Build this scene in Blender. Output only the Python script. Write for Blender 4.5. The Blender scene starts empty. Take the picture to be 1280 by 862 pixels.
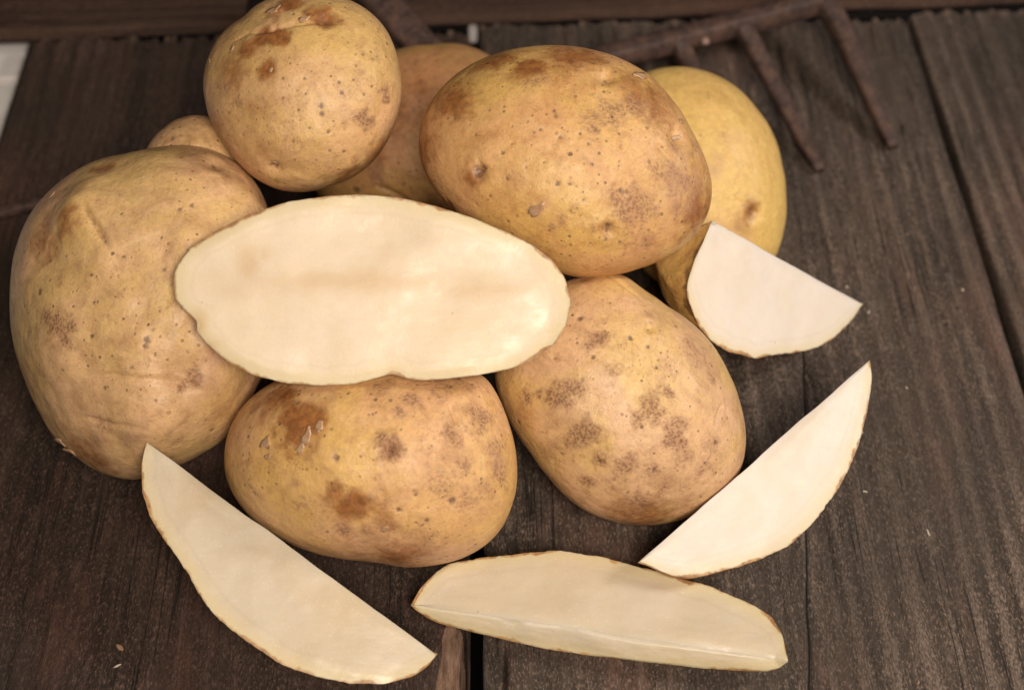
import bpy, bmesh, math, random
import numpy as np
from mathutils import Vector, Matrix
from mathutils.bvhtree import BVHTree

# ------------------------------------------------------------------ camera, light, exposure
sc = bpy.context.scene
F = 1778.0                       # focal length in pixels of the 1280 px wide photograph (50 mm on 36 mm)
DIST = 0.56
TH = math.radians(50.0)          # looking down at the planks
DE = math.radians(1.04)
FW = np.array([math.sin(DE)*math.cos(TH), math.cos(DE)*math.cos(TH), -math.sin(TH)])
RT = np.array([math.cos(DE), -math.sin(DE), 0.0])
UP = np.cross(RT, FW)
LOC = -FW*DIST

cam_d = bpy.data.cameras.new('camera')
cam = bpy.data.objects.new('camera', cam_d)
sc.collection.objects.link(cam)
cam.matrix_world = Matrix(((RT[0], UP[0], -FW[0], LOC[0]), (RT[1], UP[1], -FW[1], LOC[1]), (RT[2], UP[2], -FW[2], LOC[2]), (0, 0, 0, 1)))
cam_d.lens = 50.0
cam_d.sensor_width = 36.0
cam_d.clip_start = 0.01
cam_d.clip_end = 20.0
cam_d.dof.use_dof = True
cam_d.dof.focus_distance = 0.475
cam_d.dof.aperture_fstop = 7.5
sc.camera = cam

world = bpy.data.worlds.new('World')
sc.world = world
world.use_nodes = True
bg = world.node_tree.nodes['Background']
bg.inputs['Color'].default_value = (1.0, 0.88, 0.76, 1)
bg.inputs['Strength'].default_value = 0.035

def area(name, pos, target, size, power, color):
    l = bpy.data.lights.new(name, 'AREA')
    l.shape = 'RECTANGLE'
    l.size, l.size_y = size
    l.energy = power
    l.color = color
    o = bpy.data.objects.new(name, l)
    sc.collection.objects.link(o)
    o.location = pos
    o.rotation_euler = (Vector(target) - Vector(pos)).to_track_quat('-Z', 'Y').to_euler()
    return o
area('window_light', (0.80, -0.02, 0.66), (0.05, 0.0, 0.0), (0.20, 0.20), 4.5, (1.0, 0.94, 0.91))
area('room_light', (0.13, -0.58, 0.66), (0.02, 0.0, 0.0), (0.30, 0.24), 7.5, (1.0, 0.885, 0.76))

sc.view_settings.view_transform = 'Standard'
sc.view_settings.look = 'None'
sc.view_settings.exposure = 0.0
sc.view_settings.gamma = 1.0
sc.view_settings.use_curve_mapping = False
sc.render.engine = 'CYCLES'
sc.cycles.use_denoising = True
sc.cycles.max_bounces = 6

# ------------------------------------------------------------------ helpers
def nrm(v):
    v = np.asarray(v, float)
    return v/np.linalg.norm(v)
def ray(px, py):
    return FW + RT*((px-640)/F) - UP*((py-431)/F)
def on_z(px, py, z=0.0):
    d = ray(px, py)
    return LOC + d*((z-LOC[2])/d[2])
def at(px, py, zc):
    return LOC + ray(px, py)*zc

def _hash(ix, iy, iz, seed):
    h = (ix.astype(np.int64)*374761393 + iy.astype(np.int64)*668265263 + iz.astype(np.int64)*2147483647 + seed*974634777) & 0xffffffff
    h = ((h ^ (h >> 13))*1274126177) & 0xffffffff
    h = ((h ^ (h >> 16))*2246822519) & 0xffffffff
    return ((h ^ (h >> 15)) & 0xffff)/65535.0*2-1
def vnoise(p, seed=0):
    p = np.asarray(p, float)
    i = np.floor(p).astype(np.int64)
    f = p - i
    u = f*f*f*(f*(f*6-15)+10)
    out = 0
    for dx in (0, 1):
        wx = u[:, 0] if dx else 1-u[:, 0]
        for dy in (0, 1):
            wy = u[:, 1] if dy else 1-u[:, 1]
            for dz in (0, 1):
                wz = u[:, 2] if dz else 1-u[:, 2]
                out = out + wx*wy*wz*_hash(i[:, 0]+dx, i[:, 1]+dy, i[:, 2]+dz, seed)
    return out
def fbm(p, seed=0, octaves=4, gain=0.5):
    p = np.asarray(p, float)
    a, s, out = 1.0, 0.0, 0
    for k in range(octaves):
        out = out + a*vnoise(p*(2.03**k)+k*17.3, seed+k*31)
        s += a
        a *= gain
    return out/s
def sstep(a, b, x):
    t = np.clip((x-a)/(b-a), 0, 1)
    return t*t*(3-2*t)

def mesh_obj(name, V, Fc, mat, parent=None, base=None, smooth=True, attrs=None):
    """one mesh object; V are world points, base is the origin"""
    V = np.asarray(V, float)
    if base is None:
        base = np.array([V[:, 0].mean(), V[:, 1].mean(), V[:, 2].min()])
    base = np.asarray(base, float)
    me = bpy.data.meshes.new(name)
    me.from_pydata((V-base).tolist(), [], [tuple(int(i) for i in f) for f in Fc])
    me.update()
    if smooth:
        me.polygons.foreach_set('use_smooth', np.ones(len(me.polygons), bool))
    for k, a in (attrs or {}).items():
        at_ = me.attributes.new(k, 'FLOAT', 'POINT')
        at_.data.foreach_set('value', np.asarray(a, np.float32))
    me.materials.append(mat)
    o = bpy.data.objects.new(name, me)
    sc.collection.objects.link(o)
    if parent is not None:
        o.parent = parent
        o.location = base - np.array(parent.location)
    else:
        o.location = base
    return o
def tag(o, label=None, cat=None, group=None, kind=None):
    if label: o['label'] = label
    if cat: o['category'] = cat
    if group: o['group'] = group
    if kind: o['kind'] = kind
    return o
def empty(name, loc):
    o = bpy.data.objects.new(name, None)
    sc.collection.objects.link(o)
    o.location = loc
    o.empty_display_size = 0.01
    return o
def grid_faces(nu, nv, wrap_u=False, off=0, flip=False):
    """index [u*nv+v]"""
    out = []
    for u in range(nu if wrap_u else nu-1):
        u2 = (u+1) % nu
        for v in range(nv-1):
            q = (off+u*nv+v, off+u2*nv+v, off+u2*nv+v+1, off+u*nv+v+1)
            out.append(q[::-1] if flip else q)
    return out

# ------------------------------------------------------------------ node materials
class N:
    def __init__(self, name):
        self.m = bpy.data.materials.new(name)
        self.m.use_nodes = True
        self.t = self.m.node_tree
        self.bsdf = self.t.nodes['Principled BSDF']
        self.co = None
    def new(self, kind, **kw):
        n = self.t.nodes.new(kind)
        for k, v in kw.items():
            setattr(n, k, v)
        return n
    def link(self, a, b):
        self.t.links.new(a, b)
    def put(self, sock, v):
        if hasattr(v, 'is_output'):
            self.link(v, sock)
        else:
            sock.default_value = v
    def coord(self, scale=(1, 1, 1), offset=(0, 0, 0)):
        if self.co is None:
            self.co = self.new('ShaderNodeTexCoord').outputs['Object']
        mp = self.new('ShaderNodeMapping')
        self.link(self.co, mp.inputs['Vector'])
        mp.inputs['Scale'].default_value = scale
        mp.inputs['Location'].default_value = offset
        return mp.outputs['Vector']
    def noise(self, scale, detail=3, rough=0.5, vec=None, dist=0.0):
        n = self.new('ShaderNodeTexNoise')
        n.inputs['Scale'].default_value = scale
        n.inputs['Detail'].default_value = detail
        n.inputs['Roughness'].default_value = rough
        n.inputs['Distortion'].default_value = dist
        if vec is not None: self.link(vec, n.inputs['Vector'])
        return n.outputs['Fac']
    def voro(self, scale, vec=None, feature='F1'):
        n = self.new('ShaderNodeTexVoronoi', feature=feature)
        n.inputs['Scale'].default_value = scale
        if vec is not None: self.link(vec, n.inputs['Vector'])
        return n
    def math(self, op, a, b=0.0, c=None, clamp=False):
        n = self.new('ShaderNodeMath', operation=op, use_clamp=clamp)
        self.put(n.inputs[0], a)
        self.put(n.inputs[1], b)
        if c is not None: self.put(n.inputs[2], c)
        return n.outputs[0]
    def ramp(self, x, a, b, lo=0.0, hi=1.0):
        n = self.new('ShaderNodeMapRange', interpolation_type='SMOOTHSTEP')
        self.put(n.inputs['Value'], x)
        n.inputs['From Min'].default_value = a
        n.inputs['From Max'].default_value = b
        n.inputs['To Min'].default_value = lo
        n.inputs['To Max'].default_value = hi
        return n.outputs['Result']
    def mix(self, f, a, b, mode='MIX'):
        n = self.new('ShaderNodeMix', data_type='RGBA', blend_type=mode)
        self.put(n.inputs['Factor'], f)
        for s, v in (('A', a), ('B', b)):
            sk = [i for i in n.inputs if i.name == s and i.type == 'RGBA'][0]
            if hasattr(v, 'is_output'): self.link(v, sk)
            else: sk.default_value = (*v, 1)
        return [o for o in n.outputs if o.type == 'RGBA'][0]
    def attr(self, name):
        n = self.new('ShaderNodeAttribute')
        n.attribute_name = name
        return n.outputs['Fac']
    def bump(self, h, strength, dist, prev=None):
        n = self.new('ShaderNodeBump')
        n.inputs['Strength'].default_value = strength
        n.inputs['Distance'].default_value = dist
        self.link(h, n.inputs['Height'])
        if prev is not None: self.link(prev, n.inputs['Normal'])
        return n.outputs['Normal']
    def done(self, color, rough, normal=None, sss=0.0, radius=(0.004, 0.002, 0.001), spec=0.5):
        b = self.bsdf
        self.put(b.inputs['Base Color'], color if hasattr(color, 'is_output') else (*color, 1))
        self.put(b.inputs['Roughness'], rough)
        b.inputs['Specular IOR Level'].default_value = spec
        if normal is not None: self.link(normal, b.inputs['Normal'])
        if sss:
            b.inputs['Subsurface Weight'].default_value = sss
            b.inputs['Subsurface Radius'].default_value = radius
            b.inputs['Subsurface Scale'].default_value = 1.0
        return self.m

def skin_material(name, seed, yellow, tan, russet, russet_amount=0.5, dots=1.0):
    n = N(name)
    v = n.coord(offset=(seed*1.7, seed*0.9, -seed*1.3))
    big = n.noise(30, 4, 0.55, v, 0.6)
    mid = n.noise(75, 6, 0.66, v, 0.8)
    fine = n.noise(420, 4, 0.65, v)
    net = n.noise(1300, 2, 0.6, v)
    cells = n.voro(820, n.coord(scale=(1.0, 1.25, 0.9), offset=(seed*1.1, 0.3, seed))).outputs['Distance']
    col = n.mix(n.ramp(big, 0.40, 0.62), yellow, tan)
    col = n.mix(n.ramp(n.noise(18, 3, 0.5, v), 0.46, 0.70, 0, 0.65), col, (tan[0]*1.02, tan[1]*0.90, tan[2]*1.15))
    # cloudy brown staining at several sizes
    st = n.noise(48, 6, 0.70, v, 1.2)
    col = n.mix(n.ramp(st, 0.47, 0.72, 0.0, 0.85), col, tuple(a*0.55+b*0.45 for a, b in zip(russet, tan)))
    col = n.mix(n.ramp(n.noise(130, 5, 0.72, v, 0.5), 0.49, 0.74, 0.0, 0.65), col, russet)
    col = n.mix(n.ramp(n.noise(110, 5, 0.7, n.coord(offset=(seed*5, 2, 7))), 0.56, 0.76, 0.0, 0.50), col, (min(0.80, yellow[0]*1.22), yellow[1]*1.25, yellow[2]*1.5))
    col = n.mix(n.ramp(fine, 0.35, 0.72, 0.0, 0.34), col, tuple(c*0.58 for c in tan))
    col = n.mix(n.ramp(net, 0.56, 0.72, 0.0, 0.34), col, tuple(c*0.52 for c in russet))
    # general russeting, broken up finely
    rus = n.math('MULTIPLY', n.ramp(mid, 0.48, 0.72), n.ramp(net, 0.40, 0.60, 0.15, 1.0))
    col = n.mix(n.math('MULTIPLY', rus, russet_amount), col, russet)
    # smooth brown bruises; the wide border ones paint shadow-side browning into the skin
    bru = n.math('ADD', n.attr('bruise_shade'), n.math('MULTIPLY', n.math('SUBTRACT', n.noise(105, 6, 0.74, v, 0.8), 0.5), 1.3))
    bru = n.math('MULTIPLY', n.ramp(bru, 0.0, 0.85), n.ramp(n.attr('bruise_shade'), 0.02, 0.40))
    col = n.mix(n.math('MULTIPLY', bru, 0.92), col, n.mix(n.ramp(fine, 0.35, 0.65), (0.33, 0.120, 0.030), (0.19, 0.062, 0.017)))
    # net-like russet patches: a faint halo and a cellular core
    pat = n.attr('patch')
    pa = n.math('ADD', pat, n.math('MULTIPLY', n.math('SUBTRACT', n.noise(260, 7, 0.78, v, 0.6), 0.5), 1.9))
    core = n.math('MULTIPLY', n.ramp(pa, 0.10, 1.0), n.ramp(pat, 0.03, 0.30))
    col = n.mix(n.math('MULTIPLY', core, 0.55), col, (0.38, 0.190, 0.090))
    pm = n.math('MULTIPLY', core, n.ramp(n.math('ADD', cells, n.math('MULTIPLY', n.math('SUBTRACT', net, 0.5), 1.7)), 0.20, 0.80, 1.0, 0.10))
    col = n.mix(n.math('MULTIPLY', pm, 0.78), col, (0.195, 0.085, 0.042))
    # pinkish worn zones
    pk = n.math('MULTIPLY', n.attr('pink'), n.ramp(n.noise(140, 5, 0.7, v), 0.30, 0.66, 0.35, 1.0))
    col = n.mix(n.math('MULTIPLY', pk, 0.60), col, (0.45, 0.235, 0.155))
    # lenticels, two sizes
    keep = n.ramp(n.noise(22, 2, 0.5, v), 0.32, 0.54, 0.15, 1.0)
    dot = None
    for (scl, mx, lo, wt) in ((230, 0.17, 0.55, 1.0), (430, 0.25, 0.30, 0.80)):
        vo = n.voro(scl, v)
        sepc = n.new('ShaderNodeSeparateColor')
        n.link(vo.outputs['Color'], sepc.inputs[0])
        size = n.math('MULTIPLY', n.ramp(sepc.outputs[0], lo, 1.0, 0.0, mx), dots)
        dist = n.math('ADD', vo.outputs['Distance'], n.math('MULTIPLY', n.math('SUBTRACT', fine, 0.5), 0.20))
        d_ = n.ramp(n.math('SUBTRACT', size, dist), -0.035, 0.045)
        d_ = n.math('MULTIPLY', n.math('MULTIPLY', d_, keep), n.math('MULTIPLY_ADD', sepc.outputs[1], 0.65, 0.25))
        d_ = n.math('MULTIPLY', d_, wt)
        dot = d_ if dot is None else n.math('MAXIMUM', dot, d_)
    col = n.mix(dot, col, (0.130, 0.058, 0.026))
    # dark pits and dirt
    ap = n.attr('pit')
    pi = n.ramp(n.math('ADD', ap, n.math('MULTIPLY', n.math('SUBTRACT', n.noise(750, 5, 0.7, v), 0.5), 1.1)), 0.25, 0.85)
    pi = n.math('MULTIPLY', pi, n.ramp(ap, 0.02, 0.35))
    col = n.mix(n.math('MULTIPLY', pi, 0.80), col, (0.095, 0.045, 0.026))
    # pale scratches
    col = n.mix(n.math('MULTIPLY', n.attr('pale'), 0.75), col, (0.72, 0.50, 0.26))
    # short hairline scuffs
    sv = n.coord(scale=(1.0, 0.13, 0.5), offset=(seed*3.1, seed, seed))
    scf = n.ramp(n.noise(620, 3, 0.5, sv, 1.2), 0.63, 0.72)
    scf = n.math('MULTIPLY', scf, n.ramp(n.noise(45, 2, 0.5, v), 0.44, 0.60))
    col = n.mix(n.math('MULTIPLY', scf, 0.45), col, (0.24, 0.12, 0.05))
    nb = n.bump(n.noise(120, 5, 0.6, v), 0.45, 0.0014)
    nb = n.bump(n.noise(520, 5, 0.7, v), 0.50, 0.00042, nb)
    nb = n.bump(n.math('ADD', n.math('MULTIPLY', pm, 0.8), n.math('MULTIPLY', dot, -1.2)), 0.7, 0.00028, nb)
    ro = n.math('ADD', n.ramp(n.noise(300, 5, 0.7, v), 0.3, 0.7, 0.42, 0.60), n.math('MULTIPLY', core, 0.18))
    ro = n.math('SUBTRACT', ro, n.math('MULTIPLY', bru, 0.10))
    return n.done(col, ro, nb, sss=0.10, radius=(0.0035, 0.0014, 0.0006), spec=0.60)

YEL = (0.69, 0.445, 0.165)
TAN = (0.70, 0.430, 0.215)
RUS = (0.36, 0.175, 0.068)
def flesh_material(name, tint=(0.80, 0.665, 0.455)):
    n = N(name)
    v = n.coord()
    col = n.mix(n.ramp(n.noise(55, 3, 0.5, v, 0.5), 0.36, 0.66, 0.0, 0.30), tint, (tint[0]*0.94, tint[1]*0.90, tint[2]*0.76))
    sv = n.coord(scale=(1, 1, 1))
    col = n.mix(n.ramp(n.noise(240, 4, 0.6, sv), 0.45, 0.72, 0.0, 0.12), col, (tint[0]*0.95, tint[1]*0.87, tint[2]*0.74))
    # yellow-green ring under the skin, then the brown cut edge of the skin
    rim = n.math('ADD', n.attr('rim'), n.math('MULTIPLY', n.math('SUBTRACT', n.noise(160, 3, 0.6, v), 0.5), 0.0026))
    col = n.mix(n.ramp(rim, 0.0, 0.0062, 0.50, 0.0), col, (0.66, 0.52, 0.235))
    ring = n.math('ABSOLUTE', n.math('SUBTRACT', rim, 0.0058))
    col = n.mix(n.ramp(ring, 0.0001, 0.0011, 0.20, 0.0), col, (tint[0]*0.84, tint[1]*0.78, tint[2]*0.62))
    core = n.math('MULTIPLY', n.ramp(rim, 0.008, 0.020), n.ramp(n.noise(38, 4, 0.6, v, 0.8), 0.40, 0.66))
    col = n.mix(n.math('MULTIPLY', core, 0.38), col, (tint[0]*0.92, tint[1]*0.87, tint[2]*0.76))
    wide = n.ramp(n.noise(70, 3, 0.6, n.coord(offset=(3, 1, 2))), 0.42, 0.66, 0.0, 0.0011)
    col = n.mix(n.ramp(n.math('SUBTRACT', rim, wide), -0.0004, 0.0006, 0.90, 0.0), col, n.mix(n.ramp(n.noise(300, 3, 0.6, v), 0.4, 0.6), (0.46, 0.23, 0.07), (0.30, 0.13, 0.04)))
    col = n.mix(n.math('MULTIPLY', n.attr('stain'), 0.85), col, (0.62, 0.43, 0.235))
    sp = n.voro(150, v)
    sc2 = n.new('ShaderNodeSeparateColor')
    n.link(sp.outputs['Color'], sc2.inputs[0])
    d = n.math('MULTIPLY', n.math('LESS_THAN', sp.outputs['Distance'], 0.045), n.math('GREATER_THAN', sc2.outputs[0], 0.90))
    col = n.mix(n.math('MULTIPLY', d, 0.55), col, (0.25, 0.13, 0.07))
    nb = n.bump(n.noise(900, 4, 0.65, v), 0.35, 0.00022)
    # knife drag, fine parallel lines, and damp starch grains
    drag = n.noise(420, 3, 0.6, n.coord(scale=(0.16, 1.0, 0.5), offset=(0, 0.3, 0)), 0.3)
    nb = n.bump(drag, 0.20, 0.00030, nb)
    nb = n.bump(n.noise(95, 3, 0.5, v), 0.20, 0.0007, nb)
    col = n.mix(n.ramp(n.noise(1900, 2, 0.5, v), 0.64, 0.72, 0.0, 0.35), col, (0.86, 0.80, 0.68))
    col = n.mix(n.ramp(drag, 0.54, 0.70, 0.0, 0.09), col, (tint[0]*0.90, tint[1]*0.82, tint[2]*0.68))
    ro = n.ramp(n.noise(130, 3, 0.6, v), 0.3, 0.7, 0.33, 0.56)
    return n.done(col, ro, nb, sss=0.45, radius=(0.0060, 0.0040, 0.0020), spec=0.42)

def wood_material(name, dark, mid, light, seed):
    n = N(name)
    v = n.coord(scale=(1, 0.06, 1), offset=(seed*0.37, seed*0.11, 0))
    v2 = n.coord(scale=(1, 0.22, 1), offset=(seed*0.7, seed*0.31, 0))
    v3 = n.coord(scale=(1, 0.40, 1), offset=(seed*0.9, seed*0.53, 0))
    iso = n.coord(offset=(seed, seed, 0))
    g1 = n.noise(60, 5, 0.6, v, 0.3)
    g2 = n.noise(360, 6, 0.74, v2, 0.3)
    g3 = n.noise(1500, 4, 0.7, v3)
    rib = n.attr('rib')
    col = n.mix(n.ramp(g1, 0.36, 0.64), dark, mid)
    col = n.mix(n.ramp(n.math('ADD', rib, n.math('MULTIPLY', n.math('SUBTRACT', g2, 0.5), 1.4)), 0.35, 0.95, 0, 0.75), col, light)
    col = n.mix(n.ramp(g2, 0.48, 0.72, 0, 0.8), col, light)
    col = n.mix(n.ramp(n.math('ADD', g3, n.math('MULTIPLY', rib, 0.06)), 0.52, 0.68, 0, 0.85), col, tuple(c*1.75 for c in light))
    col = n.mix(n.ramp(g3, 0.30, 0.48, 0.75, 0.0), col, tuple(c*0.40 for c in dark))
    col = n.mix(n.ramp(n.noise(9, 4, 0.6, iso), 0.42, 0.66, 0, 0.55), col, (mid[0]*0.66, mid[1]*0.72, mid[2]*0.75))
    rd = n.ramp(n.noise(22, 5, 0.65, n.coord(scale=(1, 0.3, 1), offset=(seed*2, 3, 0))), 0.50, 0.74, 0, 0.65)
    col = n.mix(n.math('MULTIPLY', rd, n.ramp(g2, 0.35, 0.6, 0.3, 1.0)), col, (light[0]*1.15, light[1]*0.82, light[2]*0.76))
    gr = n.attr('groove')
    col = n.mix(n.math('MULTIPLY', n.ramp(gr, 0.2, 0.9), 0.55), col, (0.012, 0.009, 0.007))
    fr = n.attr('fresh')
    fresh = n.mix(n.ramp(g2, 0.35, 0.65), (0.13, 0.070, 0.040), (0.25, 0.155, 0.105))
    col = n.mix(n.math('MULTIPLY', n.ramp(n.math('ADD', fr, n.math('MULTIPLY', n.math('SUBTRACT', g2, 0.5), 1.2)), 0.35, 0.7), n.ramp(fr, 0.05, 0.3)), col, fresh)
    fl = n.math('MULTIPLY', n.ramp(n.noise(1100, 2, 0.5, iso), 0.66, 0.73), n.ramp(n.noise(60, 3, 0.6, iso), 0.44, 0.62))
    col = n.mix(n.math('MULTIPLY', fl, 0.5), col, (0.22, 0.185, 0.155))
    # drying checks: thin dark lines along the grain
    ln = n.math('ABSOLUTE', n.math('SUBTRACT', n.noise(115, 3, 0.55, n.coord(scale=(1, 0.022, 1), offset=(seed*1.3, seed*0.2, 0)), 0.4), 0.5))
    ln = n.math('MULTIPLY', n.ramp(ln, 0.002, 0.013, 1.0, 0.0), n.ramp(n.noise(26, 3, 0.6, v3), 0.46, 0.60))
    col = n.mix(n.math('MULTIPLY', ln, 0.8), col, (0.010, 0.0075, 0.006))
    # the open crack, a hairline
    cr = n.ramp(n.math('ABSOLUTE', n.attr('crack')), 0.00012, 0.00042, 1.0, 0.0)
    col = n.mix(cr, col, (0.004, 0.003, 0.003))
    nb = n.bump(g2, 0.9, 0.0012)
    nb = n.bump(g3, 0.8, 0.0006, nb)
    nb = n.bump(n.math('SUBTRACT', 1.0, ln), 0.6, 0.0008, nb)
    return n.done(col, n.ramp(g3, 0.3, 0.7, 0.62, 0.85), nb, spec=0.30)

def rust_material(name):
    n = N(name)
    v = n.coord()
    a = n.noise(120, 6, 0.65, v)
    b = n.noise(600, 4, 0.6, v)
    col = n.mix(n.ramp(a, 0.38, 0.64), (0.045, 0.028, 0.023), (0.100, 0.055, 0.040))
    col = n.mix(n.ramp(b, 0.50, 0.72, 0, 0.6), col, (0.155, 0.086, 0.060))
    col = n.mix(n.ramp(b, 0.28, 0.44, 0.6, 0.0), col, (0.030, 0.018, 0.016))
    nb = n.bump(a, 0.4, 0.0008)
    nb = n.bump(b, 0.5, 0.0004, nb)
    n.bsdf.inputs['Metallic'].default_value = 0.0
    return n.done(col, n.ramp(b, 0.3, 0.7, 0.5, 0.8), nb, spec=0.35)

def plain_material(name, c1, c2, scale, rough, spec=0.4, sss=0.0):
    n = N(name)
    v = n.coord()
    a = n.noise(scale, 4, 0.6, v)
    return n.done(n.mix(n.ramp(a, 0.35, 0.65), c1, c2), rough, n.bump(a, 0.3, 0.0005), sss=sss, spec=spec)

M_flesh = flesh_material('potato_flesh', (0.750, 0.622, 0.468))
M_flesh_w = flesh_material('potato_flesh_lit', (0.745, 0.660, 0.575))  # paler copy: the whiter light on the right-hand pieces put into the colour
M_flesh_y = flesh_material('potato_flesh_shaded', (0.595, 0.502, 0.378))  # darker copy: shade on the wedges turned from the light put into the colour
M_skin = {
 'left': skin_material('skin_left', 1, YEL, TAN, RUS, 0.30),
 'top': skin_material('skin_top', 2, (0.66, 0.420, 0.140), (0.68, 0.410, 0.190), RUS, 0.45),
 'mid': skin_material('skin_mid', 3, (0.60, 0.340, 0.100), (0.55, 0.275, 0.105), RUS, 0.50),
 'big': skin_material('skin_big', 4, (0.68, 0.420, 0.125), (0.67, 0.375, 0.150), (0.39, 0.165, 0.050), 0.50),
 'yel': skin_material('skin_yellow', 5, (0.74, 0.49, 0.145), (0.72, 0.46, 0.145), (0.56, 0.32, 0.09), 0.12, 0.4),
 'front': skin_material('skin_front', 6, (0.69, 0.420, 0.130), (0.70, 0.415, 0.195), (0.39, 0.178, 0.062), 0.55),
 'right': skin_material('skin_right', 7, (0.70, 0.450, 0.160), (0.71, 0.435, 0.225), RUS, 0.30, 0.9),
 'cut': skin_material('skin_cut', 8, (0.50, 0.26, 0.07), (0.44, 0.20, 0.06), (0.28, 0.11, 0.035), 0.7),
 'chunk': skin_material('skin_chunk', 9, (0.72, 0.45, 0.13), (0.66, 0.38, 0.12), RUS, 0.5),
}
M_flake = plain_material('dry_skin_flake', (0.56, 0.34, 0.20), (0.38, 0.20, 0.10), 300, 0.35, 0.5, 0.2)
M_rust = rust_material('rusty_iron')

# ------------------------------------------------------------------ setting: planks, cross boards, boards and ground below
def plank(name, x0, x1, y0, y1, top, thick, mat, seed, crack=None, chips=(), nx=330, ny=260, ragged=0.0, rot=0.0, spots=None, ymid=None):
    """board with rounded worn edges, ridged grain and ragged far end, one closed mesh"""
    w = x1-x0
    prof = [(-0.5*w+0.002, -thick), (-0.5*w+0.0005, -thick*0.8), (-0.5*w, -0.5*thick), (-0.5*w, -0.006), (-0.5*w+0.0004, -0.0022)]
    prof_t = [(-0.5*w+0.0012+(w-0.0024)*i/(nx-1), 0.0) for i in range(nx)]
    P = np.array(prof + prof_t + [(-x, z) for x, z in prof[::-1]])
    npf = len(P)
    ys = np.linspace(y0, y1, ny)
    X = np.repeat(P[None, :, 0], ny, 0) + (x0+x1)/2
    Z = np.repeat(P[None, :, 1], ny, 0) + top
    Y = np.repeat(ys[:, None], npf, 1)
    istop = np.zeros(npf, bool)
    istop[len(prof):len(prof)+nx] = True
    T = np.repeat(istop[None], ny, 0)
    q = np.stack([X.ravel(), Y.ravel(), np.zeros(X.size)], 1)
    r1 = fbm(q*np.array([180, 7, 1]), seed, 3).reshape(X.shape)
    r2 = fbm(q*np.array([520, 18, 1]), seed+5, 3).reshape(X.shape)
    r3 = fbm(q*np.array([18, 3.5, 1]), seed+9, 3).reshape(X.shape)
    r4 = fbm(q*np.array([900, 160, 1]), seed+13, 2).reshape(X.shape)
    ridge = (1-np.abs(r1)*2.2)
    Z += np.where(T, 0.00075*ridge*0.6 + 0.00050*r2 + 0.0010*r3 + 0.00022*r4, 0.0)
    # edge rounding and nibbles
    ed = np.minimum(X-x0, x1-X)
    Z -= np.where(T, 0.0022*np.exp(-np.clip(ed, 0, 1)/0.0022)*(0.7+0.8*np.abs(r3)), 0.0)
    # sides waver a little
    wob = fbm(np.stack([ys*30, ys*0+seed, ys*0], 1), seed+21, 3)
    wob2 = fbm(np.stack([ys*30, ys*0+seed+9, ys*0], 1), seed+27, 3)
    wl = np.clip(1-(X-x0)/0.006, 0, 1)
    wr = np.clip(1-(x1-X)/0.006, 0, 1)
    X += 0.0008*wl*(wob[:, None]-0.3) + 0.0008*wr*(wob2[:, None]+0.3)
    rib = 0.5+0.5*np.sin((X+0.004*fbm(q*np.array([6, 5, 1]), seed+61, 2).reshape(X.shape))*2*math.pi/0.0094+5.0*fbm(q*np.array([34, 2.6, 1]), seed+63, 2).reshape(X.shape))
    rib = rib*np.clip(0.50+1.3*r3+0.5*r1, 0.05, 1.0)
    Z += np.where(T, 0.0006*(rib-0.5), 0.0)
    crackd = np.full_like(X, 1.0)
    groove = np.clip((-0.05-r2)*1.5, 0, 1)*0.45*T
    fresh = np.zeros_like(X)
    if crack is not None:
        for (pts, cw, cdep) in crack:
            pts = np.array(pts)
            cx = np.interp(Y, pts[:, 1], pts[:, 0]) + 0.0005*np.interp(Y, ys, fbm(np.stack([ys*60, ys*0, ys*0], 1), seed+33, 3))
            fade = sstep(pts[0, 1]-0.001, pts[0, 1]+0.012, Y)*(1-sstep(pts[-1, 1]-0.02, pts[-1, 1], Y))
            g = np.exp(-((X-cx)/cw)**2)*fade*T
            if cdep > 0.0009:
                crackd = (X-cx) + np.sign(X-cx)*(1-fade)*0.001
            Z -= cdep*g
            groove = np.maximum(groove, g)
    for (cx, cy, rx, ry, dep, fr) in chips:
        nn = fbm(q*np.array([260, 45, 1]), seed+41, 3).reshape(X.shape)
        d = np.sqrt(((X-cx)/rx)**2+((Y-cy)/ry)**2) + 0.55*nn
        m = sstep(1.0, 0.78, d)
        Z -= np.where(T, dep*m*(1+0.35*r2+0.3*nn), 0.0)
        fresh = np.maximum(fresh, m*fr)
        groove = groove*(1-0.6*m) if fr > 0 else np.maximum(groove, m*0.22)
    if ragged:
        e = fbm(np.stack([P[:, 0]*330, P[:, 0]*0, P[:, 0]*0], 1), seed+51, 3)
        far = np.clip((Y-(y1-0.03))/0.03, 0, 1)
        Y += far*ragged*e[None, :]
        fresh = np.maximum(fresh, sstep(y1-0.006, y1-0.001, Y)*np.clip(e[None, :]*1.2, 0, 0.5))
    V = np.stack([X.ravel(), Y.ravel(), Z.ravel()], 1)
    Fc = grid_faces(ny, npf, flip=True)
    Fc += [(i*npf, (i+1)*npf, (i+1)*npf+npf-1, i*npf+npf-1) for i in range(ny-1)]
    Fc.append(tuple(range(npf)))
    Fc.append(tuple((ny-1)*npf+k for k in range(npf))[::-1])
    cen = np.array([(x0+x1)/2, (y0+y1)/2, top-thick])
    o = mesh_obj(name, V, Fc, mat, base=cen, attrs={'groove': groove.ravel(), 'fresh': fresh.ravel(), 'rib': (rib*T).ravel(), 'crack': crackd.ravel()})
    o.rotation_euler.z = rot
    return o

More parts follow.
